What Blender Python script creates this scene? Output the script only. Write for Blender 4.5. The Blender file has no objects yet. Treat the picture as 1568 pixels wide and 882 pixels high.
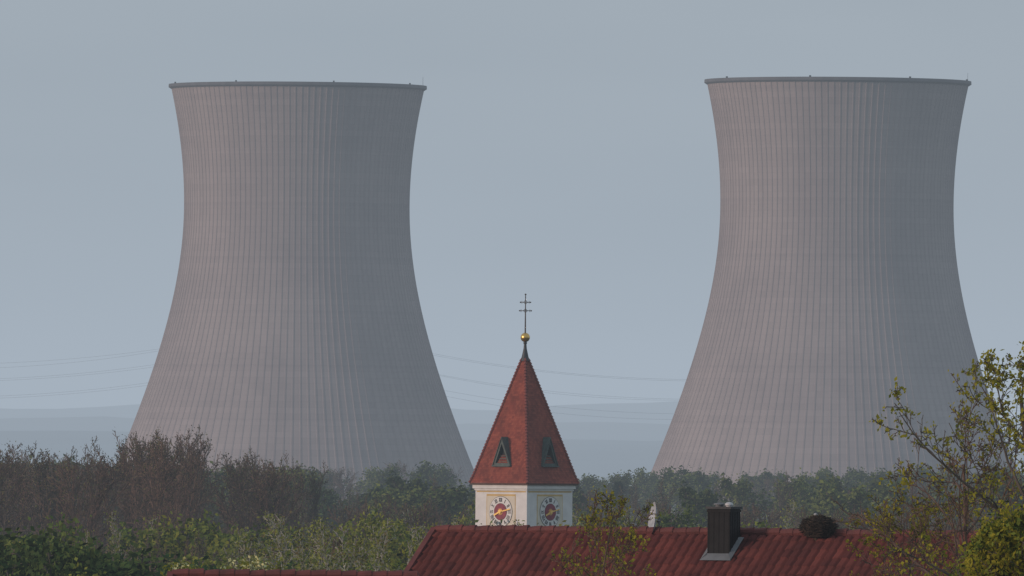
import bpy, math, random
from mathutils import Vector, Matrix, noise
sc=bpy.context.scene
sc.view_settings.view_transform='Standard'
try: sc.view_settings.look='None'
except: pass
sc.view_settings.exposure=0
R=math.radians
PX=5e-5
# ---------------- camera ----------------
cam=bpy.data.cameras.new('camera'); co=bpy.data.objects.new('camera',cam); sc.collection.objects.link(co)
cam.sensor_width=36; cam.lens=36/(1568*PX); cam.clip_start=1; cam.clip_end=120000
M=Matrix.Rotation(R(90)+(700-441)*PX,4,'X')@Matrix.Rotation(R(0.45),4,'Z')
M.translation=(0,0,45); co.matrix_world=M; sc.camera=co
M3=M.to_3x3()
def at(u,v,d):
    w=M3@Vector(((u-784)*PX,(441-v)*PX,-1)); w*=d/w.y
    return w+Vector((0,0,45))
GP=[(-400,44.5),(0,43.4),(150,40.5),(330,36),(600,29),(900,22.5),(1000,22),(1e6,22)]
def g(y):
    for a,b in zip(GP,GP[1:]):
        if y<=b[0]:
            t=(y-a[0])/(b[0]-a[0]); return a[1]+(b[1]-a[1])*t
    return 22
# ---------------- materials ----------------
def newmat(name):
    m=bpy.data.materials.new(name); m.use_nodes=True; nt=m.node_tree
    return m,nt,nt.nodes['Principled BSDF']
def N(nt,t,**k):
    n=nt.nodes.new(t)
    for a,b in k.items():
        if a=='inp':
            for i,v in b.items():
                if isinstance(v,bpy.types.NodeSocket): nt.links.new(v,n.inputs[i])
                else: n.inputs[i].default_value=v
        else: setattr(n,a,b)
    return n
def math_(nt,op,a,b=0.0): return N(nt,'ShaderNodeMath',operation=op,inp={0:a,1:b}).outputs[0]
def ramp(nt,fac,stops):
    n=nt.nodes.new('ShaderNodeValToRGB'); nt.links.new(fac,n.inputs[0])
    cr=n.color_ramp
    while len(cr.elements)<len(stops): cr.elements.new(.5)
    for e,(p,c) in zip(cr.elements,stops): e.position=p; e.color=(*c,1)
    return n.outputs[0]
def mul(nt,a,b,f=1.0):
    n=N(nt,'ShaderNodeMix',data_type='RGBA',blend_type='MULTIPLY'); n.inputs[0].default_value=f
    for i,x in ((6,a),(7,b)):
        if isinstance(x,bpy.types.NodeSocket): nt.links.new(x,n.inputs[i])
        else: n.inputs[i].default_value=x
    return n.outputs[2]
def simple(name,col,rough=.7,metal=0,var=.25,scale=3.0,bump=0.0,spec=.5):
    m,nt,b=newmat(name)
    tc=N(nt,'ShaderNodeTexCoord')
    no=N(nt,'ShaderNodeTexNoise',inp={'Vector':tc.outputs['Object'],'Scale':scale,'Detail':4.0})
    c=ramp(nt,no.outputs[0],[(.3,tuple(x*(1-var) for x in col)),(.7,tuple(min(1,x*(1+var)) for x in col))])
    nt.links.new(c,b.inputs['Base Color']); b.inputs['Roughness'].default_value=rough; b.inputs['Metallic'].default_value=metal
    b.inputs['Specular IOR Level'].default_value=spec
    if bump:
        bp=N(nt,'ShaderNodeBump',inp={'Height':no.outputs[0],'Strength':bump}); nt.links.new(bp.outputs[0],b.inputs['Normal'])
    return m
def leafmat(name,c1,c2,transl=0):
    m,nt,b=newmat(name)
    oi=N(nt,'ShaderNodeObjectInfo'); tc=N(nt,'ShaderNodeTexCoord')
    no=N(nt,'ShaderNodeTexNoise',inp={'Vector':tc.outputs['Object'],'Scale':.7,'Detail':1.0})
    s=math_(nt,'ADD',math_(nt,'MULTIPLY',oi.outputs['Random'],.6),math_(nt,'MULTIPLY',no.outputs[0],.5))
    c=ramp(nt,s,[(.2,c1),(.85,c2)])
    out=nt.nodes['Material Output'].inputs[0]
    df=N(nt,'ShaderNodeBsdfDiffuse',inp={'Color':c}); nt.nodes.remove(b)
    if transl:
        tr=N(nt,'ShaderNodeBsdfTranslucent',inp={'Color':c}); mx=N(nt,'ShaderNodeMixShader',inp={0:transl,1:df.outputs[0],2:tr.outputs[0]})
        nt.links.new(mx.outputs[0],out)
    else: nt.links.new(df.outputs[0],out)
    return m
# ---------------- mesh builder ----------------
class MB:
    def __init__(s): s.v=[];s.f=[];s.m=[];s.uv=None
    def quad(s,a,b,c,d,m=0):
        i=len(s.v); s.v+= [tuple(a),tuple(b),tuple(c),tuple(d)]; s.f.append((i,i+1,i+2,i+3)); s.m.append(m)
    def tri(s,a,b,c,m=0):
        i=len(s.v); s.v+= [tuple(a),tuple(b),tuple(c)]; s.f.append((i,i+1,i+2)); s.m.append(m)
    def poly(s,pts,m=0):
        i=len(s.v); s.v+=[tuple(p) for p in pts]; s.f.append(tuple(range(i,i+len(pts)))); s.m.append(m)
    def box(s,o,ax,ay,az,m=0): # centre, half-axis vectors
        o=Vector(o);ax=Vector(ax);ay=Vector(ay);az=Vector(az)
        i=len(s.v)
        for z in (-1,1):
            for y in (-1,1):
                for x in (-1,1): s.v.append(tuple(o+ax*x+ay*y+az*z))
        for f in ((0,2,3,1),(4,5,7,6),(0,1,5,4),(2,6,7,3),(0,4,6,2),(1,3,7,5)):
            s.f.append(tuple(i+k for k in f)); s.m.append(m)
    def tube(s,pts,rads,sides=6,m=0,cap=False):
        i0=len(s.v); n=len(pts)
        for k in range(n):
            d=(pts[min(k+1,n-1)]-pts[max(k-1,0)])
            if d.length<1e-9: d=Vector((0,0,1))
            d.normalize()
            a=Vector((0,0,1)) if abs(d.z)<.9 else Vector((1,0,0))
            u=d.cross(a).normalized(); w=d.cross(u)
            for j in range(sides):
                t=2*math.pi*j/sides; s.v.append(tuple(pts[k]+(u*math.cos(t)+w*math.sin(t))*rads[k]))
        for k in range(n-1):
            for j in range(sides):
                a=i0+k*sides+j; b=i0+k*sides+(j+1)%sides
                s.f.append((a,b,b+sides,a+sides)); s.m.append(m)
        if cap:
            s.f.append(tuple(i0+j for j in range(sides))[::-1]); s.m.append(m)
            s.f.append(tuple(i0+(n-1)*sides+j for j in range(sides))); s.m.append(m)
    def lathe(s,o,prof,seg=24,m=0):
        i0=len(s.v)
        for r,z in prof:
            for j in range(seg):
                t=2*math.pi*j/seg; s.v.append((o[0]+r*math.cos(t),o[1]+r*math.sin(t),o[2]+z))
        for k in range(len(prof)-1):
            for j in range(seg):
                a=i0+k*seg+j;b=i0+k*seg+(j+1)%seg
                s.f.append((a,b,b+seg,a+seg)); s.m.append(m)
    def mesh(s,name,mats,smooth=False):
        me=bpy.data.meshes.new(name); me.from_pydata(s.v,[],s.f)
        for m in mats: me.materials.append(m)
        me.polygons.foreach_set('material_index',s.m)
        if smooth: me.polygons.foreach_set('use_smooth',[True]*len(s.f))
        if s.uv:
            l=me.uv_layers.new(name='UVMap'); fl=[]
            for f in s.f:
                for vi in f: fl+=list(s.uv[vi])
            l.data.foreach_set('uv',fl)
        me.update(); return me
    def obj(s,name,mats,parent=None,smooth=False,loc=None):
        o=bpy.data.objects.new(name,s.mesh(name,mats,smooth)); sc.collection.objects.link(o)
        if parent: o.parent=parent
        if loc is not None: o.location=loc
        return o
def empty(name,loc=(0,0,0),rz=0):
    o=bpy.data.objects.new(name,None); sc.collection.objects.link(o); o.location=loc; o.rotation_euler=(0,0,rz); o.empty_display_size=1; return o

# ---------------- world ----------------
SE,SAZ=R(11),R(245)
w=bpy.data.worlds.new('World'); sc.world=w; w.use_nodes=True; nt=w.node_tree
bg=nt.nodes['Background']
sky=N(nt,'ShaderNodeTexSky',sky_type='NISHITA'); sky.sun_disc=False; sky.sun_elevation=SE; sky.sun_rotation=SAZ; sky.dust_density=2.0; sky.air_density=1.0
hs=N(nt,'ShaderNodeHueSaturation',inp={'Saturation':.6,'Color':sky.outputs[0]})
mx=N(nt,'ShaderNodeMix',data_type='RGBA'); mx.inputs[0].default_value=.8
nt.links.new(hs.outputs[0],mx.inputs[6]); mx.inputs[7].default_value=(3.6,4.25,4.95,1)
tc=N(nt,'ShaderNodeTexCoord'); mp=N(nt,'ShaderNodeMapping',inp={'Vector':tc.outputs['Generated'],'Scale':(12,12,70)})
no=N(nt,'ShaderNodeTexNoise',inp={'Vector':mp.outputs[0],'Scale':1.0,'Detail':3.0})
cl=ramp(nt,no.outputs[0],[(.3,(.96,.965,.97)),(.7,(1.07,1.06,1.05))])
mm=mul(nt,mx.outputs[2],cl)
nt.links.new(mm,bg.inputs[0]); bg.inputs[1].default_value=.1
sl=bpy.data.lights.new('sun','SUN'); so=bpy.data.objects.new('sun',sl); sc.collection.objects.link(so)
sl.energy=1.65; sl.angle=R(6); sl.color=(1,.70,.57)
sd=Vector((math.sin(SAZ)*math.cos(SE),math.cos(SAZ)*math.cos(SE),math.sin(SE)))
so.rotation_euler=sd.to_track_quat('Z','Y').to_euler()
# haze: box of absorbing air, scattered airlight imitated by a constant emission
SIG=.000066; AL=(.385,.45,.525)
mb=MB(); mb.box((0,15000,110),(16000,0,0),(0,15500,0),(0,0,150))
hm=bpy.data.materials.new('air_haze'); hm.use_nodes=True; hn=hm.node_tree; hn.nodes.remove(hn.nodes['Principled BSDF'])
va=N(hn,'ShaderNodeVolumeAbsorption',inp={'Color':(0,0,0,1),'Density':SIG})
ve=N(hn,'ShaderNodeEmission',inp={'Color':(*AL,1),'Strength':SIG})
ad=N(hn,'ShaderNodeAddShader',inp={0:va.outputs[0],1:ve.outputs[0]})
hn.links.new(ad.outputs[0],hn.nodes['Material Output'].inputs['Volume'])
mb.obj('atmospheric_haze',[hm])
# ---------------- ground & hills ----------------
ground_m=simple('ground_mat',(.04,.055,.02),.95,0,.5,.02)
ys=[-400,-200,-100,0]+[i*30 for i in range(1,40)]+[1300,1500,1800,2200,2800,3500,4500,6000,8000,11000,15000,22000,40000]
xs=[-30000,-12000,-5000,-2000,-900,-400]+[i*50 for i in range(-6,7)]+[400,900,2000,5000,12000,30000]
mb=MB()
for y in ys:
    for x in xs: mb.v.append((x,y,g(y)+.8*noise.noise(Vector((x*.01,y*.01,0)))*(1 if y>60 else 0)-(.3 if y>60 else 0)))
nx=len(xs)
for j in range(len(ys)-1):
    for i in range(nx-1): a=j*nx+i; mb.f.append((a,a+1,a+1+nx,a+nx)); mb.m.append(0)
mb.obj('ground',[ground_m],smooth=True)
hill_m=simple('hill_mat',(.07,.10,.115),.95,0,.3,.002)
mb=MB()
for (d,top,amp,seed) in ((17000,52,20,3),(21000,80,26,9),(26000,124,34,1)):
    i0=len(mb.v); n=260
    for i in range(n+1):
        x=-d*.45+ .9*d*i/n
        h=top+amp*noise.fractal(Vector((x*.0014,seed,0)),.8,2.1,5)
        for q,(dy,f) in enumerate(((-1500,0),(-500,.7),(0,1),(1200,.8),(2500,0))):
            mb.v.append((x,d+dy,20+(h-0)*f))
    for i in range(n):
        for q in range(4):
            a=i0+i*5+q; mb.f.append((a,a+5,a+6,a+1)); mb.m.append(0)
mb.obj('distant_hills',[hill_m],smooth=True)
# ---------------- cooling towers ----------------
def concrete():
    m,nt,b=newmat('cooling_tower_concrete')
    uv=N(nt,'ShaderNodeUVMap'); sx=N(nt,'ShaderNodeSeparateXYZ',inp={0:uv.outputs[0]})
    tc=N(nt,'ShaderNodeTexCoord')
    n1=N(nt,'ShaderNodeTexNoise',inp={'Vector':tc.outputs['Object'],'Scale':.03,'Detail':5.0})
    mp=N(nt,'ShaderNodeMapping',inp={'Vector':tc.outputs['Object'],'Scale':(.4,.4,.012)})
    n2=N(nt,'ShaderNodeTexNoise',inp={'Vector':mp.outputs[0],'Scale':1.0,'Detail':4.0})
    base=ramp(nt,n1.outputs[0],[(.3,(.265,.228,.228)),(.7,(.33,.287,.28))])
    st=ramp(nt,n2.outputs[0],[(.3,(.93,.935,.94)),(.65,(1.02,1.015,1.015))])
    c=mul(nt,base,st)
    V=math_(nt,'DIVIDE',sx.outputs[1],1.9)
    cu=math_(nt,'FLOOR',sx.outputs[0]); cv=math_(nt,'FLOOR',V)
    cb=N(nt,'ShaderNodeCombineXYZ',inp={0:cu,1:cv})
    wn=N(nt,'ShaderNodeTexWhiteNoise',noise_dimensions='2D',inp={'Vector':cb.outputs[0]})
    c=mul(nt,c,ramp(nt,wn.outputs[0],[(0,(.965,.965,.965)),(1,(1.03,1.03,1.03))]))
    wn2=N(nt,'ShaderNodeTexWhiteNoise',noise_dimensions='1D',inp={'W':cv})
    c=mul(nt,c,ramp(nt,wn2.outputs[0],[(0,(.96,.96,.96)),(1,(1.03,1.03,1.03))]))
    wn3=N(nt,'ShaderNodeTexWhiteNoise',noise_dimensions='1D',inp={'W':cu})
    c=mul(nt,c,ramp(nt,wn3.outputs[0],[(0,(.96,.96,.965)),(1,(1.03,1.03,1.03))]))
    fr=math_(nt,'ABSOLUTE',math_(nt,'SUBTRACT',math_(nt,'FRACT',sx.outputs[0]),.5))
    c=mul(nt,c,ramp(nt,fr,[(.38,(1,1,1)),(.48,(.85,.85,.86))]))
    fv=math_(nt,'ABSOLUTE',math_(nt,'SUBTRACT',math_(nt,'FRACT',V),.5))
    c=mul(nt,c,ramp(nt,fv,[(.38,(1,1,1)),(.48,(.95,.95,.95))]))
    fw=math_(nt,'ABSOLUTE',math_(nt,'SUBTRACT',math_(nt,'FRACT',math_(nt,'DIVIDE',sx.outputs[1],17.0)),.5))
    c=mul(nt,c,ramp(nt,fw,[(.46,(1,1,1)),(.49,(.95,.95,.955))]))
    nt.links.new(c,b.inputs['Base Color']); b.inputs['Roughness'].default_value=.95; b.inputs['Specular IOR Level'].default_value=.2
    return m
conc=concrete(); rim_m=simple('rim_concrete',(.09,.09,.10),.9,0,.2,.3); dark_m=simple('dark_metal',(.03,.03,.035),.5,.3)
def cooling_tower(name,u,vtop,d,rot,dz=0):
    top=at(u,vtop,d); x0=top.x; gz=g(d); H=top.z+dz-gz
    rt=172*.207; bu=352*.207; bl=325*.207
    par=empty(name,(x0,d,gz),rot)
    def rad(z):
        q=(H-38.0)-z
        return rt*math.sqrt(1+(q/(bl if q>0 else bu))**2)
    NR=124; zb=9.0; nz=70
    mb=MB(); mb.uv=[]
    prof=((0,.15),(.10,.14),(.13,0),(.5,0),(.87,0),(.90,.14))
    for k in range(nz+1):
        z=zb+(H-zb)*k/nz; r=rad(z)
        for j in range(NR+1):
            for f,off in prof:
                if j==NR and f>0: break
                t=2*math.pi*(j+f)/NR
                mb.v.append(((r+off)*math.cos(t),(r+off)*math.sin(t),z)); mb.uv.append((j+f,z))
    row=NR*6+1
    for k in range(nz):
        for j in range(row-1):
            a=k*row+j; mb.f.append((a,a+1,a+1+row,a+row)); mb.m.append(0)
    mb.obj('shell',[conc],par)
    mb=MB(); rr=rad(H)
    mb.lathe((0,0,0),[(rad(zb+(H+.2-zb)*k/40)-.9,zb+(H+.2-zb)*k/40) for k in range(41)],120)
    mb.obj('inner_shell',[conc],par,True)
    mb=MB()
    mb.lathe((0,0,0),[(rr-.9,H+.2),(rr+.75,H+.2),(rr+.8,H-.75),(rr+.1,H-1.2)],216)
    mb.obj('rim_walkway',[rim_m],par)
    mb=MB()
    for j in range(8):
        t=2*math.pi*j/8+.2; c=Vector(((rr+.2)*math.cos(t),(rr+.2)*math.sin(t),H+.4))
        mb.box(c,(.25,0,0),(0,.25,0),(0,0,.25))
    c=Vector((rr*math.cos(-.25),rr*math.sin(-.25),H)); mb.tube([c,c+Vector((0,0,3))],[.06,.04],5)
    mb.obj('warning_lights',[dark_m],par)
    mb=MB(); rb=rad(zb)
    for j in range(44):
        for sg in (-1,1):
            t=2*math.pi*j/44; t2=2*math.pi*(j+.5*sg)/44
            mb.tube([Vector(((rb+1.5)*math.cos(t),(rb+1.5)*math.sin(t),-1)),Vector(((rb-.4)*math.cos(t2),(rb-.4)*math.sin(t2),zb+.3))],[.5,.5],6)
    mb.obj('support_columns',[conc],par)
cooling_tower('cooling_tower',456,131.5,4140,0.1)
cooling_tower('cooling_tower',1283,124.5,4004,0.35)
# ---------------- power line ----------------
steel=simple('galvanised_steel',(.2,.21,.22),.5,.6)
wire_m=simple('conductor_wire',(.24,.26,.28),.5,.0)
pl=[(-560,500,6650),(455,485,6550),(1280,565,6650),(2200,530,6650)]
arms=((0,9),(26,13),(52,10))
lw=MB(); att=[]
for (u,v,d) in pl:
    t=at(u,v,d); gz=g(d); par=empty('power_pylon',(t.x,d,gz)); H=t.z-gz
    mb=MB()
    for sx_ in(-1,1):
        for sy in(-1,1): mb.tube([Vector((5*sx_,5*sy,0)),Vector((1.2*sx_,1.2*sy,H*.6)),Vector((.5*sx_,.5*sy,H+4))],[.25,.2,.15],4)
    for k in range(12):
        z0=H*k/12;z1=H*(k+1)/12
        w0=5-3.8*min(1,z0/(H*.6)); w1=5-3.8*min(1,z1/(H*.6))
        for sy in(-1,1):
            mb.tube([Vector((-w0,w0*sy,z0)),Vector((w1,w1*sy,z1))],[.12,.12],4); mb.tube([Vector((w0,w0*sy,z0)),Vector((-w1,w1*sy,z1))],[.12,.12],4)
    pts=[]
    for (dv,hw) in arms:
        z=H-dv*.33
        for sg in(-1,1):
            mb.tube([Vector((0,0,z+1.5)),Vector((0,sg*hw,z))],[.2,.12],4); mb.tube([Vector((0,0,z)),Vector((0,sg*hw,z))],[.2,.12],4)
            pts.append(Vector((t.x,d+sg*hw,gz+z-2-(1.2 if sg>0 else 0))))
    mb.obj('lattice',[steel],par); att.append(pts)
for k_,(a,b) in enumerate(zip(att,att[1:])):
    for p,q in zip(a,b):
        sag=.00019*(q-p).length**2*.85*random.Random(p.z).uniform(.9,1.15)
        pts=[p.lerp(q,i/40)-Vector((0,0,4*sag*(i/40)*(1-i/40))) for i in range(41)]
        lw.tube(pts,[.045]*41,4)
lw.obj('power_lines',[wire_m])
# ---------------- trees ----------------
def leafquad(mb,rng,p,s,m):
    th=rng.random()*6.283; cz=rng.uniform(-1,1); sn=math.sqrt(1-cz*cz)
    u=Vector((sn*math.cos(th),sn*math.sin(th),cz)); a=Vector((rng.gauss(0,1),rng.gauss(0,1),rng.gauss(0,1)))
    w=u.cross(a)
    if w.length<1e-4: return
    w.normalize(); s*=rng.uniform(.6,1.3); u*=s; w*=s*.6
    i=len(mb.v); mb.v+=[tuple(p-u),tuple(p+w-u*.1),tuple(p+u),tuple(p-w-u*.1)]; mb.f.append((i,i+1,i+2,i+3)); mb.m.append(m)
def grow(mb,rng,p,d,L,r,lev,P,cl=1):
    n=P['segs'][lev]; st=L/n; pts=[p.copy()]; q=p.copy(); dd=d.copy(); ds=[dd.copy()]
    wg=P['wig'][lev]; up=P['up'][lev]
    for i in range(n):
        dd=(dd+Vector((rng.gauss(0,wg),rng.gauss(0,wg),rng.gauss(0,wg)+up))).normalized()
        q=q+dd*st; pts.append(q.copy()); ds.append(dd.copy())
    rmin=P['rmin']; tip=.25 if lev<P['max'] else .5
    rad=[max(rmin,r*(1-(1-tip)*i/n)) for i in range(n+1)]
    mb.tube(pts,rad,P['sides'][lev],0)
    if lev>=1 and rng.random()<.35: cl=rng.choice((1,2))
    if lev<P['max']:
        k=P['n'][lev]; s0=P['start'][lev]; az=rng.random()*6.28
        for j in range(k):
            t=s0+(1-s0)*(j+rng.random())/k; f=t*n; i=min(int(f),n-1)
            pos=pts[i].lerp(pts[i+1],f-i); bd=ds[i+1]; az+=2.4+rng.uniform(-.4,.4)
            a=Vector((0,0,1)) if abs(bd.z)<.9 else Vector((1,0,0))
            u=bd.cross(a).normalized(); v=bd.cross(u)
            an=P['ang'][lev]*rng.uniform(.75,1.25)*(1.0 if lev else (1.15-.5*t))
            cd=bd*math.cos(an)+(u*math.cos(az)+v*math.sin(az))*math.sin(an)
            tt=(t-s0)/(1-s0)
            if lev==0:
                sh={'round':math.sqrt(max(.12,1-(tt*1.0)**2))*(.7+.5*min(1,tt*2.5)),'cone':1.05-.95*tt,'up':1.0-.55*tt}[P['shape']]
            else: sh=1-.5*tt
            cL=L*P['ratio'][lev]*sh*rng.uniform(.7,1.2)
            grow(mb,rng,pos,cd,cL,rad[i]*P['rr'],lev+1,P,cl)
    if lev>=P['leaflev'] and P['leaves']>0 and rng.random()<P.get('leafprob',1):
        for _ in range(P['leaves']):
            f=rng.uniform(.25,1)*n; i=min(int(f),n-1); c=pts[i].lerp(pts[i+1],f-i)
            sp=P['spread']; leafquad(mb,rng,c+Vector((rng.gauss(0,sp),rng.gauss(0,sp),rng.gauss(0,sp))),P['lsize'],cl)
BASE=dict(max=3,segs=[9,5,4,2],wig=[.05,.12,.16,.2],up=[.02,.07,.05,.03],sides=[7,5,3,3],n=[20,9,7],start=[.22,.15,.15],ang=[.95,.7,.7],
  ratio=[.36,.45,.45],rr=.5,rmin=.025,shape='round',leaflev=3,leaves=0,spread=.3,lsize=.25)
def mktree(name,seed,h,r0,mats,**k):
    P=dict(BASE); P.update(k); rng=random.Random(seed); mb=MB()
    grow(mb,rng,Vector((0,0,0)),Vector((rng.uniform(-.04,.04),0,1)).normalized(),h*.93,r0,0,P)
    hh=max(v[2] for v in mb.v)
    return mb.mesh(name,mats),hh
bark_grey=simple('bark_grey_brown',(.13,.11,.095),.9,0,.3,2,0,.1)
bark_red=simple('bark_reddish',(.14,.095,.075),.9,0,.3,2,0,.1)
bark_pale=simple('bark_pale',(.36,.35,.30),.9,0,.3,2,0,.1)
bud_l=leafmat('bud_leaves',(.14,.11,.06),(.14,.155,.05)); bud_d=leafmat('bud_leaves_dark',(.11,.08,.055),(.11,.11,.05))
grn_l=leafmat('spring_leaves',(.09,.14,.025),(.21,.23,.045)); grn_d=leafmat('spring_leaves_dark',(.06,.10,.025),(.12,.15,.035))
far_l=leafmat('far_spring_leaves',(.07,.10,.03),(.15,.18,.045)); far_d=leafmat('far_spring_leaves_dark',(.05,.07,.03),(.09,.11,.035))
dk_l=leafmat('shrub_leaves',(.045,.095,.03),(.09,.12,.03)); dk_d=leafmat('shrub_leaves_dark',(.03,.06,.022),(.06,.08,.028))
con_l=leafmat('conifer_needles',(.02,.04,.025),(.035,.055,.03),.1)
bir_l=leafmat('birch_leaves',(.20,.22,.05),(.28,.30,.07),.3)
yel_l=leafmat('young_yellow_leaves',(.34,.29,.03),(.42,.40,.05),.45); yel_d=leafmat('young_olive_leaves',(.19,.18,.025),(.25,.26,.035),.45)
bare=[mktree('bare_tree_%d'%i,10+i,22,.3,[bark_grey if i%2 else bark_red,bud_l,bud_d],n=[21,9,8],ang=[.62,.6,.65],up=[.02,.10,.06,.04],ratio=[.34,.42,.42],leaves=2,spread=.2,lsize=.09,leafprob=.4,shape='up' if i%2 else 'round',rmin=.024) for i in range(6)]
leafy=[mktree('leafy_tree_%d'%i,30+i,18,.3,[bark_grey,grn_l,grn_d],n=[17,8,6],leaves=8,spread=.4,lsize=.18,shape='round',ratio=[.33,.42,.45],ang=[.8,.7,.7]) for i in range(4)]
farl=[mktree('far_tree_%d'%i,35+i,20,.3,[bark_grey,far_l,far_d],n=[15,7,5],leaves=7,spread=.5,lsize=.28,rmin=.05,shape='round',ratio=[.33,.42,.45],ang=[.8,.7,.7]) for i in range(3)]
shrub=[mktree('shrub_%d'%i,50+i,9,.18,[bark_grey,dk_l,dk_d],n=[16,8,6],start=[.05,.1,.1],leaves=9,spread=.35,lsize=.13,ratio=[.45,.45,.45]) for i in range(3)]
lshrub=[mktree('light_shrub_%d'%i,55+i,9,.18,[bark_grey,grn_l,yel_d],n=[16,8,6],start=[.05,.1,.1],leaves=6,spread=.3,lsize=.10,ratio=[.45,.45,.45]) for i in range(2)]
conif=[mktree('conifer_%d'%i,60+i,20,.28,[bark_grey,con_l,con_l],n=[60,9,3],segs=[10,4,2,1],start=[.1,.1,.1],ang=[1.6,.6,.6],up=[.02,-.02,0,0],leaves=9,spread=.22,lsize=.25,shape='cone',ratio=[.22,.35,.4]) for i in range(2)]
birch=[mktree('young_birch_%d'%i,70+i,14,.13,[bark_pale,bir_l,bud_l],n=[18,7,5],ang=[.6,.6,.6],leaves=3,spread=.2,lsize=.085,shape='up',ratio=[.3,.45,.45],rmin=.014) for i in range(3)]
rng=random.Random(5)
def interp(pts,u):
    if u<=pts[0][0]: return pts[0][1]
    for a,b in zip(pts,pts[1:]):
        if u<=b[0]: return a[1]+(b[1]-a[1])*(u-a[0])/(b[0]-a[0])
    return pts[-1][1]
def belt(name,variants,u0,u1,d0,d1,count,top,jit=8,wid=1.0):
    par=empty(name)
    for i in range(count):
        u=u0+(u1-u0)*(i+rng.random())/count; d=rng.uniform(d0,d1)
        v=interp(top,u)+abs(rng.gauss(0,jit)); p=at(u,v,d); gz=g(d)-.5
        me,h=rng.choice(variants); s=max(.2,(p.z-gz)/h)
        o=bpy.data.objects.new('tree_%d'%i,me); sc.collection.objects.link(o); o.parent=par
        o.location=(p.x,d,gz); o.rotation_euler=(0,0,rng.uniform(0,6.28)); wx=s*wid*rng.uniform(.8,1.25); o.scale=(wx,wx,s)
belt('distant_woodland',farl*2+bare[:1],-250,1820,2600,3100,85,[(0,700),(480,706),(600,698),(700,700),(880,722),(960,715),(1050,712),(1240,710),(1350,712),(1568,700)],8,1.2)
belt('distant_conifers',conif,560,980,2000,2400,9,[(560,735),(620,735),(880,730),(980,730)],6)
belt('middle_woodland',bare[:3]+farl*2,-250,1820,1600,2000,75,[(0,690),(450,700),(500,730),(700,716),(760,745),(890,740),(1000,728),(1100,718),(1300,722),(1568,715)],12,1.15)
belt('bare_woodland',bare,-200,500,1050,1250,56,[(-100,664),(20,662),(120,680),(190,662),(230,648),(310,650),(345,686),(400,686),(470,702),(500,730)],12,.85)
belt('bare_woodland',bare+birch+leafy[:2],500,1500,1050,1250,40,[(500,745),(620,750),(700,745),(880,765),(1000,758),(1400,765)],12)
belt('green_copse',leafy+lshrub+birch,-200,1300,800,950,52,[(0,785),(150,780),(250,775),(420,775),(520,765),(640,775),(900,790),(1300,790)],20)
belt('bare_saplings',bare+birch,100,700,700,780,18,[(100,800),(400,800),(700,790)],22,.7)
belt('shrub_thicket',shrub,-150,200,560,660,16,[(0,800),(130,806),(180,835),(250,845)],8,1.1)
belt('shrub_thicket',shrub+lshrub*2,150,700,560,700,26,[(180,835),(300,840),(400,835),(640,830)],14,1.1)
belt('young_birches',birch,420,670,480,600,15,[(420,800),(560,772),(670,806)],18,1.0)

def single(name,seed,u,v,d,mats,r0=.12,wid=1.0,**k):
    p=at(u,v,d); gz=g(d)-.4; me,h=mktree(name,seed,p.z-gz,r0,mats,**k)
    o=bpy.data.objects.new(name,me); sc.collection.objects.link(o); s=(p.z-gz)/h; o.location=(p.x,d,gz); o.scale=(s*wid,s*wid,s); return o
NEAR=dict(max=4,segs=[12,8,6,4,2],wig=[.05,.12,.15,.2,.2],up=[.02,.04,.04,.03,.02],sides=[9,6,5,4,3],n=[18,8,6,5],start=[.3,.2,.15,.15],ang=[.95,.75,.75,.7],ratio=[.42,.5,.45,.4],rmin=.006,leaflev=4,lsize=.05,spread=.06,shape='round')
single('maple_tree',101,1585,500,240,[bark_grey,yel_l,yel_d],.16,.95,leaves=5,leafprob=.5,**dict(NEAR,n=[17,7,5,4],rmin=.008))
single('budding_tree',105,1490,565,262,[bark_red,yel_l,yel_d],.14,.85,leaves=2,leafprob=.3,**dict(NEAR,n=[16,7,5,4],rmin=.009))
N2=dict(NEAR); N2.update(lsize=.058,spread=.1)
single('leafy_tree',107,1558,750,225,[bark_grey,yel_l,grn_l],.12,1.0,leaves=7,leafprob=.85,**N2)
single('budding_tree',109,1415,705,268,[bark_red,yel_l,yel_d],.10,1.0,leaves=4,leafprob=.45,**dict(NEAR,n=[13,6,5,4],rmin=.008,ratio=[.46,.5,.45,.4]))
single('sapling_tree',111,900,742,290,[bark_red,yel_l,yel_d],.07,.85,leaves=2,leafprob=.45,**dict(NEAR,ratio=[.3,.5,.45,.4],n=[14,6,5,4],rmin=.008))
single('sapling_tree',112,965,775,296,[bark_red,yel_l,yel_d],.06,.8,leaves=2,leafprob=.5,**dict(NEAR,ratio=[.3,.5,.45,.4],n=[12,6,4,4],rmin=.008))
single('flowering_shrub',113,345,846,350,[bark_grey,leafmat('blossom',(.50,.50,.22),(.62,.62,.34)),yel_d],.08,1.25,leaves=6,**dict(N2,n=[14,7,5,4]))
single('leafy_tree',115,455,852,350,[bark_grey,yel_d,grn_l],.08,1.2,leaves=6,**dict(N2,n=[14,7,5,4]))
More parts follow.
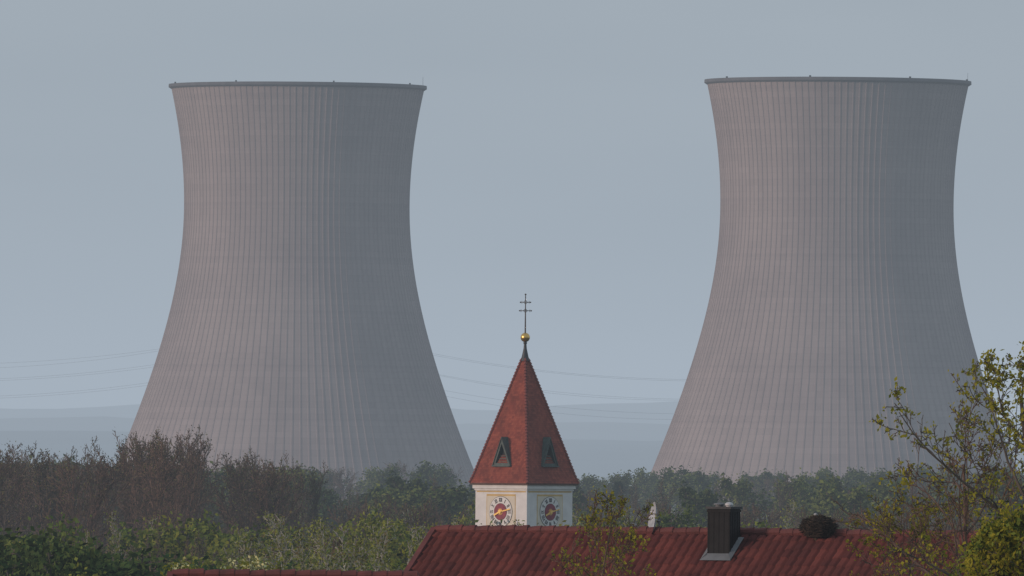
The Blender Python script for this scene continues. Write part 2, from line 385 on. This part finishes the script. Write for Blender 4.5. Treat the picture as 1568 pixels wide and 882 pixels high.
# ---------------- church tower ----------------
D=940; S=PX*D
corner=at(807,745,D); a=R(41.6)
ctr=corner+2.48*Vector((math.sin(a)-math.cos(a),math.sin(a)+math.cos(a),0))
zE=at(804,741,D).z
def cz(v): return (741-v)*S    # height relative to eaves
church=empty('church_tower',(ctr.x,ctr.y,zE),R(90)-a)
hw=2.48; gz=g(D)-zE-1
wall_m=simple('white_render',(.72,.72,.71),.9,0,.08,1.6,.05); ochre=simple('ochre_paint',(.60,.42,.17),.85,0,.1,1.5); cream=simple('cream_paint',(.68,.63,.52),.85,0,.08,1.5)
def tilemat(name,c1,c2,c3):
    m,nt,b=newmat(name)
    uv=N(nt,'ShaderNodeUVMap'); sx=N(nt,'ShaderNodeSeparateXYZ',inp={0:uv.outputs[0]})
    rv=math_(nt,'FLOOR',sx.outputs[1]); sh=math_(nt,'MULTIPLY',math_(nt,'MODULO',rv,2.0),.5)
    cu=math_(nt,'FLOOR',math_(nt,'ADD',sx.outputs[0],sh))
    cb=N(nt,'ShaderNodeCombineXYZ',inp={0:cu,1:rv}); wn=N(nt,'ShaderNodeTexWhiteNoise',noise_dimensions='2D',inp={'Vector':cb.outputs[0]})
    c=ramp(nt,wn.outputs[0],[(0,c1),(.5,c2),(1,c3)])
    tc=N(nt,'ShaderNodeTexCoord'); no=N(nt,'ShaderNodeTexNoise',inp={'Vector':tc.outputs['Object'],'Scale':.9,'Detail':6.0})
    c=mul(nt,c,ramp(nt,no.outputs[0],[(.3,(.72,.76,.78)),(.65,(1.1,1.08,1.05))]))
    fr=math_(nt,'ABSOLUTE',math_(nt,'SUBTRACT',math_(nt,'FRACT',math_(nt,'ADD',sx.outputs[0],sh)),.5))
    c=mul(nt,c,ramp(nt,fr,[(.40,(1,1,1)),(.5,(.55,.55,.55))]))
    nt.links.new(c,b.inputs['Base Color']); b.inputs['Roughness'].default_value=.8; b.inputs['Specular IOR Level'].default_value=.25
    return m
ctile=tilemat('spire_tiles',(.21,.05,.036),(.265,.064,.043),(.32,.085,.054))
htile2=tilemat('house_tiles',(.085,.021,.020),(.112,.028,.025),(.15,.040,.034))
for n_ in htile2.node_tree.nodes:
    if n_.type=='MATH' and n_.operation=='MODULO': n_.inputs[1].default_value=1.0
ridge_m=simple('ridge_tile',(.13,.032,.028),.75,0,.3,4)
mb=MB()
mb.box((0,0,(gz-.35)/2),(hw,0,0),(0,hw,0),(0,0,-(gz+.35)/2))
mb.box((0,0,-.18),(hw+.16,0,0),(0,hw+.16,0),(0,0,.17))
mb.box((0,0,-.42),(hw+.06,0,0),(0,hw+.06,0),(0,0,.068))
mb.obj('walls',[wall_m],church)
mb=MB()
mb.box((0,0,-.02),(hw+.30,0,0),(0,hw+.30,0),(0,0,.06))
mb.obj('eaves_board',[simple('eaves_wood',(.10,.05,.035),.8)],church)
faces=[(Vector((0,-hw,0)),Vector((1,0,0)),Vector((0,-1,0))),(Vector((-hw,0,0)),Vector((0,-1,0)),Vector((-1,0,0))),
       (Vector((0,hw,0)),Vector((-1,0,0)),Vector((0,1,0))),(Vector((hw,0,0)),Vector((0,1,0)),Vector((1,0,0)))]
zc=cz(784); UP=Vector((0,0,1))
ink=simple('clock_black',(.02,.02,.025),.6); dialw=simple('clock_white',(.72,.72,.70),.6,0,.04); maroon=simple('clock_maroon',(.24,.025,.05),.6); gold=simple('gold_leaf',(.80,.52,.16),.3,.9,.1)
pb=MB(); ck=MB()
def disc(mb,o,r_,n,rad,m,seg=40,inner=0,th=.02):
    pts=[o+(r_*math.cos(6.28318*i/seg)+UP*math.sin(6.28318*i/seg))*rad for i in range(seg)]
    mb.poly(pts,m)
    for i in range(seg): mb.quad(pts[i],pts[(i+1)%seg],pts[(i+1)%seg]-n*th,pts[i]-n*th,m)
def bar(mb,o,p,q,r_,n,wd,m,off):
    A=o+r_*p[0]+UP*p[1]; B=o+r_*q[0]+UP*q[1]; d=(B-A); L=d.length; d.normalize(); s=d.cross(n)
    mb.box((A+B)/2+n*off,d*L/2,s*wd/2,n*.008,m)
NUM=['XII','I','II','III','IIII','V','VI','VII','VIII','IX','X','XI']
for o,r_,n in faces:
    o=o.copy()
    pb.box(o+n*.006+UP*(cz(757)-1.85),r_*1.40,UP*1.85,n*.006,0)
    pb.box(o+n*.012+UP*(cz(759.5)-1.78),r_*1.34,UP*1.76,n*.012,1)
    pb.box(o+n*.008+UP*(cz(753)),r_*(hw-.12),UP*.045,n*.008,0)
    oc=o+UP*zc+n*.05
    disc(ck,oc,r_,n,1.12,0); disc(ck,oc+n*.012,r_,n,1.09,1); disc(ck,oc+n*.024,r_,n,.62,0); disc(ck,oc+n*.036,r_,n,.60,2)
    for h in range(12):
        th=h*math.pi/6; e=(math.sin(th),math.cos(th)); t_=(math.cos(th),-math.sin(th))
        s=NUM[h]; wds={'I':.085,'V':.16,'X':.16}; tot=sum(wds[c] for c in s); x=-tot/2
        for c in s:
            wc=wds[c]; xm=x+wc/2; x+=wc
            def P2(lx,ly): return (t_[0]*lx+e[0]*ly,t_[1]*lx+e[1]*ly)
            if c=='I': bar(ck,oc,P2(xm,.72),P2(xm,1.0),r_,n,.04,0,.03)
            elif c=='V': bar(ck,oc,P2(xm-.055,1.0),P2(xm,.72),r_,n,.04,0,.03); bar(ck,oc,P2(xm+.055,1.0),P2(xm,.72),r_,n,.025,0,.034)
            else: bar(ck,oc,P2(xm-.06,1.0),P2(xm+.06,.72),r_,n,.04,0,.03); bar(ck,oc,P2(xm+.06,1.0),P2(xm-.06,.72),r_,n,.025,0,.034)
    for k in range(12):
        th=k*math.pi/6; bar(ck,oc,(math.sin(th)*.08,math.cos(th)*.08),(math.sin(th)*.24,math.cos(th)*.24),r_,n,.05,3,.05)
    for th,L,wd in ((R(13*6),.98,.09),(R(8*30+6),.62,.12)):
        bar(ck,oc,(-math.sin(th)*.22,-math.cos(th)*.22),(math.sin(th)*L,math.cos(th)*L),r_,n,wd,3,.075 if L>.8 else .1)
    disc(ck,oc+n*.13,r_,n,.12,3,20,th=.08)
pb.obj('painted_panels',[ochre,cream],church); ck.obj('clock_faces',[ink,dialw,maroon,gold],church)
mb=MB()
for o,r_,n in faces:
    for k in (-.7,.7):
        mb.box(o+n*.01+UP*(cz(784)-5)+r_*k,r_*.4,UP*.9,n*.02)
mb.obj('belfry_louvres',[dark_m],church)
def total(v):
    return 8+142*(v-548)/174 if v<=722 else 150+17*((v-722)/18)**1.2
def hs_(v): return total(v)*S/(math.cos(a)+math.sin(a))/2
mb=MB(); mb.uv=[]; nC=56
for k in range(nC):
    v0=548+192*k/nC; v1=548+192*(k+1)/nC
    for (v,extra) in ((v0,0.0),(v1,.035)):
        hh=hs_(v)+extra
        for fi in range(4):
            A=[(-hh,-hh),(hh,-hh),(hh,hh),(-hh,hh)][fi]; B=[(hh,-hh),(hh,hh),(-hh,hh),(-hh,-hh)][fi]
            for t,P3 in ((0,A),(1,B)):
                mb.v.append((P3[0],P3[1],cz(v))); mb.uv.append(((hh if t else -hh)/.19+fi*100+50, (k+.02) if v==v0 else (k+.98)))
    b0=k*16
    for fi in range(4): mb.f.append((b0+fi*2,b0+8+fi*2,b0+8+fi*2+1,b0+fi*2+1)); mb.m.append(0)
    if k<nC-1:
        for fi in range(4): mb.f.append((b0+8+fi*2,b0+16+fi*2,b0+16+fi*2+1,b0+8+fi*2+1)); mb.m.append(0)
h0=hs_(740)
i=len(mb.v); 
for P3 in((-h0,-h0),(h0,-h0),(h0,h0),(-h0,h0)): mb.v.append((P3[0],P3[1],cz(740)-.02)); mb.uv.append((0,0))
mb.f.append((i,i+3,i+2,i+1)); mb.m.append(0)
mb.obj('spire_roof',[ctile],church)
mb=MB()
for sx_,sy in((-1,-1),(1,-1),(1,1),(-1,1)):
    K=40
    for k in range(K):
        v0=548+192*k/K; v1=548+192*(k+1)/K+1
        p=Vector((sx_*hs_(v0),sy*hs_(v0),cz(v0)+.03)); q=Vector((sx_*(hs_(min(v1,740))+.02),sy*(hs_(min(v1,740))+.02),cz(v1)+.05))
        mb.tube([p,q],[.07,.115],7,0,True)
mb.obj('hip_tiles',[simple('hip_tile',(.20,.048,.038),.75,0,.25,5)],church)
dm=MB()
for o,r_,n in faces:
    zb,za=cz(713),cz(671); hx=.82; f=hs_(713)+.10
    def Q(x,z,dep): return n*dep+r_*x+UP*z
    Aouter=[(-hx,zb),(hx,zb),(0,za)]
    k=.72; ai=[(-hx*k+.0,zb+.17),(hx*k,zb+.17),(0,za-.40)]
    for s in range(3):
        A,B=Aouter[s],Aouter[(s+1)%3]; C,E=ai[(s+1)%3],ai[s]
        dm.quad(Q(*A,f),Q(*B,f),Q(*C,f),Q(*E,f),0)
        dm.quad(Q(*E,f),Q(*C,f),Q(*C,f-.35),Q(*E,f-.35),0)
    dm.tri(Q(*ai[0],f-.3),Q(*ai[1],f-.3),Q(*ai[2],f-.3),1)
    for sg in(-1,1):
        dm.quad(Q(sg*(hx+.07),zb-.03,f+.06),Q(0,za+.09,f+.06),Q(0,za+.09,.2),Q(sg*(hx+.07),zb-.03,.2),0)
        dm.quad(Q(sg*(hx+.07),zb-.03,f+.06),Q(0,za+.09,f+.06),Q(0,za,f+.06),Q(sg*hx,zb,f+.06),0)
    dm.box(Q(0,zb-.04,f-.3),r_*(hx+.05),UP*.04,n*.42,0)
    for j in range(3): dm.box(Q(0,zb+.28+.2*j,f-.18),r_*(.46-.13*j),UP*.03,n*.05,0 if j else 2)
dm.obj('spire_dormers',[simple('dormer_patina',(.055,.085,.078),.6,0,.3),simple('dormer_dark',(.012,.013,.013),.8),simple('dormer_sill',(.16,.08,.05),.8)],church)
mb=MB()
mb.lathe((0,0,0),[(.33,cz(552)),(.24,cz(545)),(.12,cz(533)),(.08,cz(522)),(.05,cz(515))],16,0)
mb.lathe((0,0,0),[(.12,cz(526)),(.14,cz(524.5)),(.12,cz(523))],16,0)
zb=cz(516); r0=.34
mb.lathe((0,0,zb),[(r0*math.sin(math.pi*i/14),-r0*math.cos(math.pi*i/14)) for i in range(15)],24,1)
ca=math.cos(R(90)-a); sa=math.sin(R(90)-a); ex=Vector((ca,-sa,0))
mb.tube([Vector((0,0,cz(510))),Vector((0,0,cz(478))),Vector((0,0,cz(450)))],[.06,.045,.03],6,2)
def ballm(c,r): mb.lathe(c,[(r*math.sin(math.pi*i/6),-r*math.cos(math.pi*i/6)) for i in range(7)],8,2)
for v,L in ((462,.36),(475,.42)):
    z=cz(v); mb.tube([-ex*L+UP*z,ex*L+UP*z],[.03,.03],6,2,True)
    for s in(-1,1):
        ballm(ex*s*L+UP*z,.055); mb.tube([ex*s*(L-.1)+UP*(z-.10),ex*s*(L-.1)+UP*(z+.10)],[.018,.018],5,2,True)
    for s in (-1,1):
        for t in(-1,1): mb.tube([ex*s*.15+UP*z,UP*(z+t*.15)],[.018,.018],5,2)
ballm(UP*cz(450),.07); ballm(UP*cz(454),.045)
mb.obj('finial_cross',[simple('lead_cap',(.04,.045,.05),.5,.3),gold,simple('wrought_iron',(.09,.075,.065),.5,.5)],church,True)
mb=MB(); L=18; zr=36.5-zE; ze=31-zE
mb.box((0,hw+L/2+.0,(gz+ze)/2),(5,0,0),(0,L/2,0),(0,0,(ze-gz)/2),0)
for sg in(-1,1): mb.quad((sg*5.4,hw-.0,ze-.4),(sg*5.4,hw+L,ze-.4),(0,hw+L,zr),(0,hw,zr),1)
mb.tri((-5,hw+L,ze),(5,hw+L,ze),(0,hw+L,zr-.1),0); mb.tri((-5,hw+.003,ze),(5,hw+.003,ze),(0,hw+.003,zr-.1),0)
for k in range(5):
    for sg in(-1,1): mb.box((sg*5,hw+2.5+k*3.2,ze-3.5),(.03,0,0),(0,.55,0),(0,0,1.6),2)
mb.obj('nave',[wall_m,simple('nave_roof',(.2,.05,.04),.8,0,.3,3),dark_m],church)
# ---------------- houses ----------------
plaster=simple('house_plaster',(.55,.5,.42),.9,0,.08,1,.05); glass=simple('window_glass',(.03,.04,.05),.1); frame_m=simple('window_frame',(.6,.6,.58),.5)
def house(u,v,d,ang,L,W,pitch):
    A=at(u,v,d); th=R(ang); par=empty('tiled_roof_house',A,-th)
    p=R(pitch); cp,sp=math.cos(p),math.sin(p)
    gz=g(d)-A.z-1; rj=random.Random(3)
    for side,nm in ((-1,'front_roof'),(1,'rear_roof')):
        mb=MB(); mb.uv=[]
        tw,tl=.24,.36; nc=int(L/tw)*8; nr=int(W/tl)
        dn=Vector((0,side*cp,-sp)); nn=Vector((0,side*sp,cp))
        rows=[]
        for k in range(nr): rows+=[(k*tl,0.0,k+.01),((k+1)*tl,.045,k+.99)]
        for t,h,vv in rows:
            jt=[rj.uniform(-.007,.007) for _ in range(nc//8+1)]
            for i in range(nc+1):
                s=i/8*tw; ph=(i%8)/8
                pr=.034*(math.sin(2*math.pi*ph)*.6+.4*math.cos(4*math.pi*ph))+jt[i//8]
                P3=Vector((s,0,0))+dn*t+nn*(h+pr)
                mb.v.append(tuple(P3)); mb.uv.append((s/tw+.25,vv))
        for r in range(len(rows)-1):
            for i in range(nc):
                a_=r*(nc+1)+i; q=(a_,a_+nc+1,a_+nc+2,a_+1)
                mb.f.append(q if side<0 else q[::-1]); mb.m.append(0)
        mb.obj(nm,[htile2],par,True)
    mb=MB(); x=0
    while x<L:
        j=rj.uniform(-.01,.01); mb.tube([Vector((x,0,j)),Vector((x+.40,0,.02+j))],[.11,.125],10,0,True); x+=.37
    for side in(-1,1):
        for x in (-.05,L+.02):
            for j in range(int(W/.36)):
                c=Vector((x,side*cp*(j+.5)*.36,-sp*(j+.5)*.36+.03)); dn=Vector((0,side*cp,-sp)); nn=Vector((0,side*sp,cp))
                mb.box(c+nn*.02,(.07,0,0),dn*.18,nn*.035,0)
    mb.obj('ridge_and_verge_tiles',[ridge_m],par)
    run=W*cp-.5; ez=-(run)*math.tan(p)-.12
    mb=MB(); x0,x1=.3,L-.3
    for y in(-run,run): mb.box(((x0+x1)/2,y,(ez+gz)/2),((x1-x0)/2,0,0),(0,.12,0),(0,0,(ez-gz)/2),0)
    for x in(x0,x1):
        mb.poly([(x,-run,gz),(x,run,gz),(x,run,ez),(x,0,-.15),(x,-run,ez)],0)
    for k in range(4):
        xx=x0+1.5+k*(x1-x0-3)/3
        mb.box((xx,-run-.12,ez-1.3),(.55,0,0),(0,.03,0),(0,0,.65),2); mb.box((xx,-run-.14,ez-1.3),(.48,0,0),(0,.03,0),(0,0,.58),1)
    mb.box((x0-.02,0,-1.6),(.03,0,0),(0,.5,0),(0,0,.6),1)
    mb.tube([Vector((0,-W*cp-.08,-W*sp-.05)),Vector((L,-W*cp-.08,-W*sp-.05))],[.08,.08],8,3)
    mb.obj('walls_and_windows',[plaster,glass,frame_m,steel],par)
    return par,cp,sp
h1,cp,sp=house(668,811,333,25.6,15.6,6.5,35)
h2,_,_=house(264,879,316,4,5.9,5.5,35)
# chimney
lead=simple('lead_flashing',(.15,.16,.17),.6,.0,.2,3,0,.3); blk=simple('black_cladding',(.007,.007,.008),.6,.0,.4,6,0,.2); cap=simple('cap_plate',(.05,.052,.055),.6,.0,.2,3,0,.3)
mb=MB(); cx,cy=8.35,-.62; zt=.60
mb.box((cx,cy,(zt-1.6)/2),(.31,0,0),(0,.31,0),(0,0,(zt+1.6)/2),0)
for i in range(5):
    for sg in(-1,1):
        mb.box((cx-.28+.56*i/4,cy+sg*.311,(zt-1.55)/2),(.008,0,0),(0,.008,0),(0,0,(zt+1.5)/2),0)
        mb.box((cx+sg*.311,cy-.28+.56*i/4,(zt-1.55)/2),(.008,0,0),(0,.008,0),(0,0,(zt+1.5)/2),0)
mb.box((cx,cy,zt+.03),(.35,0,0),(0,.35,0),(0,0,.03),3)
mb.box((cx,cy,zt-.05),(.325,0,0),(0,.325,0),(0,0,.03),0)
mb.lathe((cx-.13,cy,zt+.055),[(.10,0),(.10,.04),(.15,.05),(.14,.08),(.02,.10)],16,1)
mb.lathe((cx+.14,cy,zt+.055),[(.08,0),(.08,.03),(.11,.04),(.10,.08),(.06,.11),(.005,.12)],16,2)
dn=Vector((0,-cp,-sp)); nn=Vector((0,-sp,cp))
def onroof(x,t,h): return Vector((x,0,0))+dn*t+nn*h
t0=(-cy-.31)/cp; t1=(-cy+.31)/cp
mb.quad(onroof(cx-.44,t1+.18,.08),onroof(cx+.42,t1+.18,.08),onroof(cx+.33,t1-.05,.13),onroof(cx-.33,t1-.05,.13),1)
mb.quad(onroof(cx-.42,t1+.14,.09),onroof(cx-.31,t1,.14),onroof(cx-.31,t0,.14),onroof(cx-.42,t0-.06,.09),1)
mb.quad(onroof(cx+.31,t1,.14),onroof(cx+.42,t1+.14,.09),onroof(cx+.42,t0-.06,.09),onroof(cx+.31,t0,.14),1)
mb.obj('chimney',[blk,lead,simple('white_cowl',(.5,.5,.5),.4),cap],h1,False)
# satellite dish
dish=empty('satellite_dish'); dish.location=at(998,796,330.5)
mb=MB(); nd=Vector((-.97,-.19,.14)).normalized(); uu=nd.cross(UP).normalized(); vv=uu.cross(nd)
rings=7; seg=28
for back in (0,.012):
    b0=len(mb.v)
    for r in range(rings+1):
        rr_=.44*r/rings
        for j in range(seg):
            t=6.28318*j/seg; mb.v.append(tuple(nd*(-.10+.10*(r/rings)**2-back)+uu*rr_*math.cos(t)*.93+vv*rr_*math.sin(t)*1.05))
    for r in range(rings):
        for j in range(seg):
            a_=b0+r*seg+j;b_=b0+r*seg+(j+1)%seg; mb.f.append((a_,b_,b_+seg,a_+seg)); mb.m.append(0)
mb.tube([vv*-.42,nd*.42-vv*.2],[.012,.012],6,1); mb.tube([nd*.38-vv*.2,nd*.47-vv*.17],[.03,.025],8,0,True)
mb.tube([nd*-.10,nd*-.2],[.04,.04],8,1); mb.tube([nd*-.2+Vector((0,0,.1)),nd*-.2+Vector((0,0,-.9))],[.022,.022],8,1)
mb.obj('reflector',[simple('dish_grey',(.40,.43,.46),.5),steel],dish,True)
# stork nest on ridge
nest=empty('stork_nest',at(1253,813,328.2)); mb=MB(); rn=random.Random(4)
mb.lathe((0,0,0),[(.30,-.15),(.36,.0),(.41,.12),(.38,.22),(.24,.29),(0,.32)],18,0)
for i in range(1300):
    t=rn.random()*6.28; z=rn.uniform(-.1,.30)
    if rn.random()<.4: r_=rn.uniform(0,.42); z=.34-.16*(r_/.42)**2+rn.uniform(-.02,.04)
    else: r_=.43*math.sqrt(max(.2,1-((z-.1)/.32)**2))+rn.gauss(0,.022)
    c=Vector((r_*math.cos(t),r_*math.sin(t),z))
    d_=Vector((-math.sin(t)+rn.gauss(0,.5),math.cos(t)+rn.gauss(0,.5),rn.gauss(0,.25))).normalized()*rn.uniform(.05,.13)
    mb.tube([c-d_,c+d_],[.008,.005],3,rn.choice((0,0,1)))
mb.tube([Vector((-.05,0,-.6)),Vector((-.05,0,0))],[.1,.1],8,1,True)
mb.lathe((-.07,0,.36),[(.0,0),(.05,.02),(.055,.05),(.03,.08),(0,.09)],10,2)
mb.obj('twigs',[simple('twig_dark',(.05,.038,.03),.9,0,.5,9,0,.1),simple('twig_brown',(.10,.07,.05),.9,0,.3,9,0,.1),simple('down_white',(.45,.45,.45),.9)],nest)
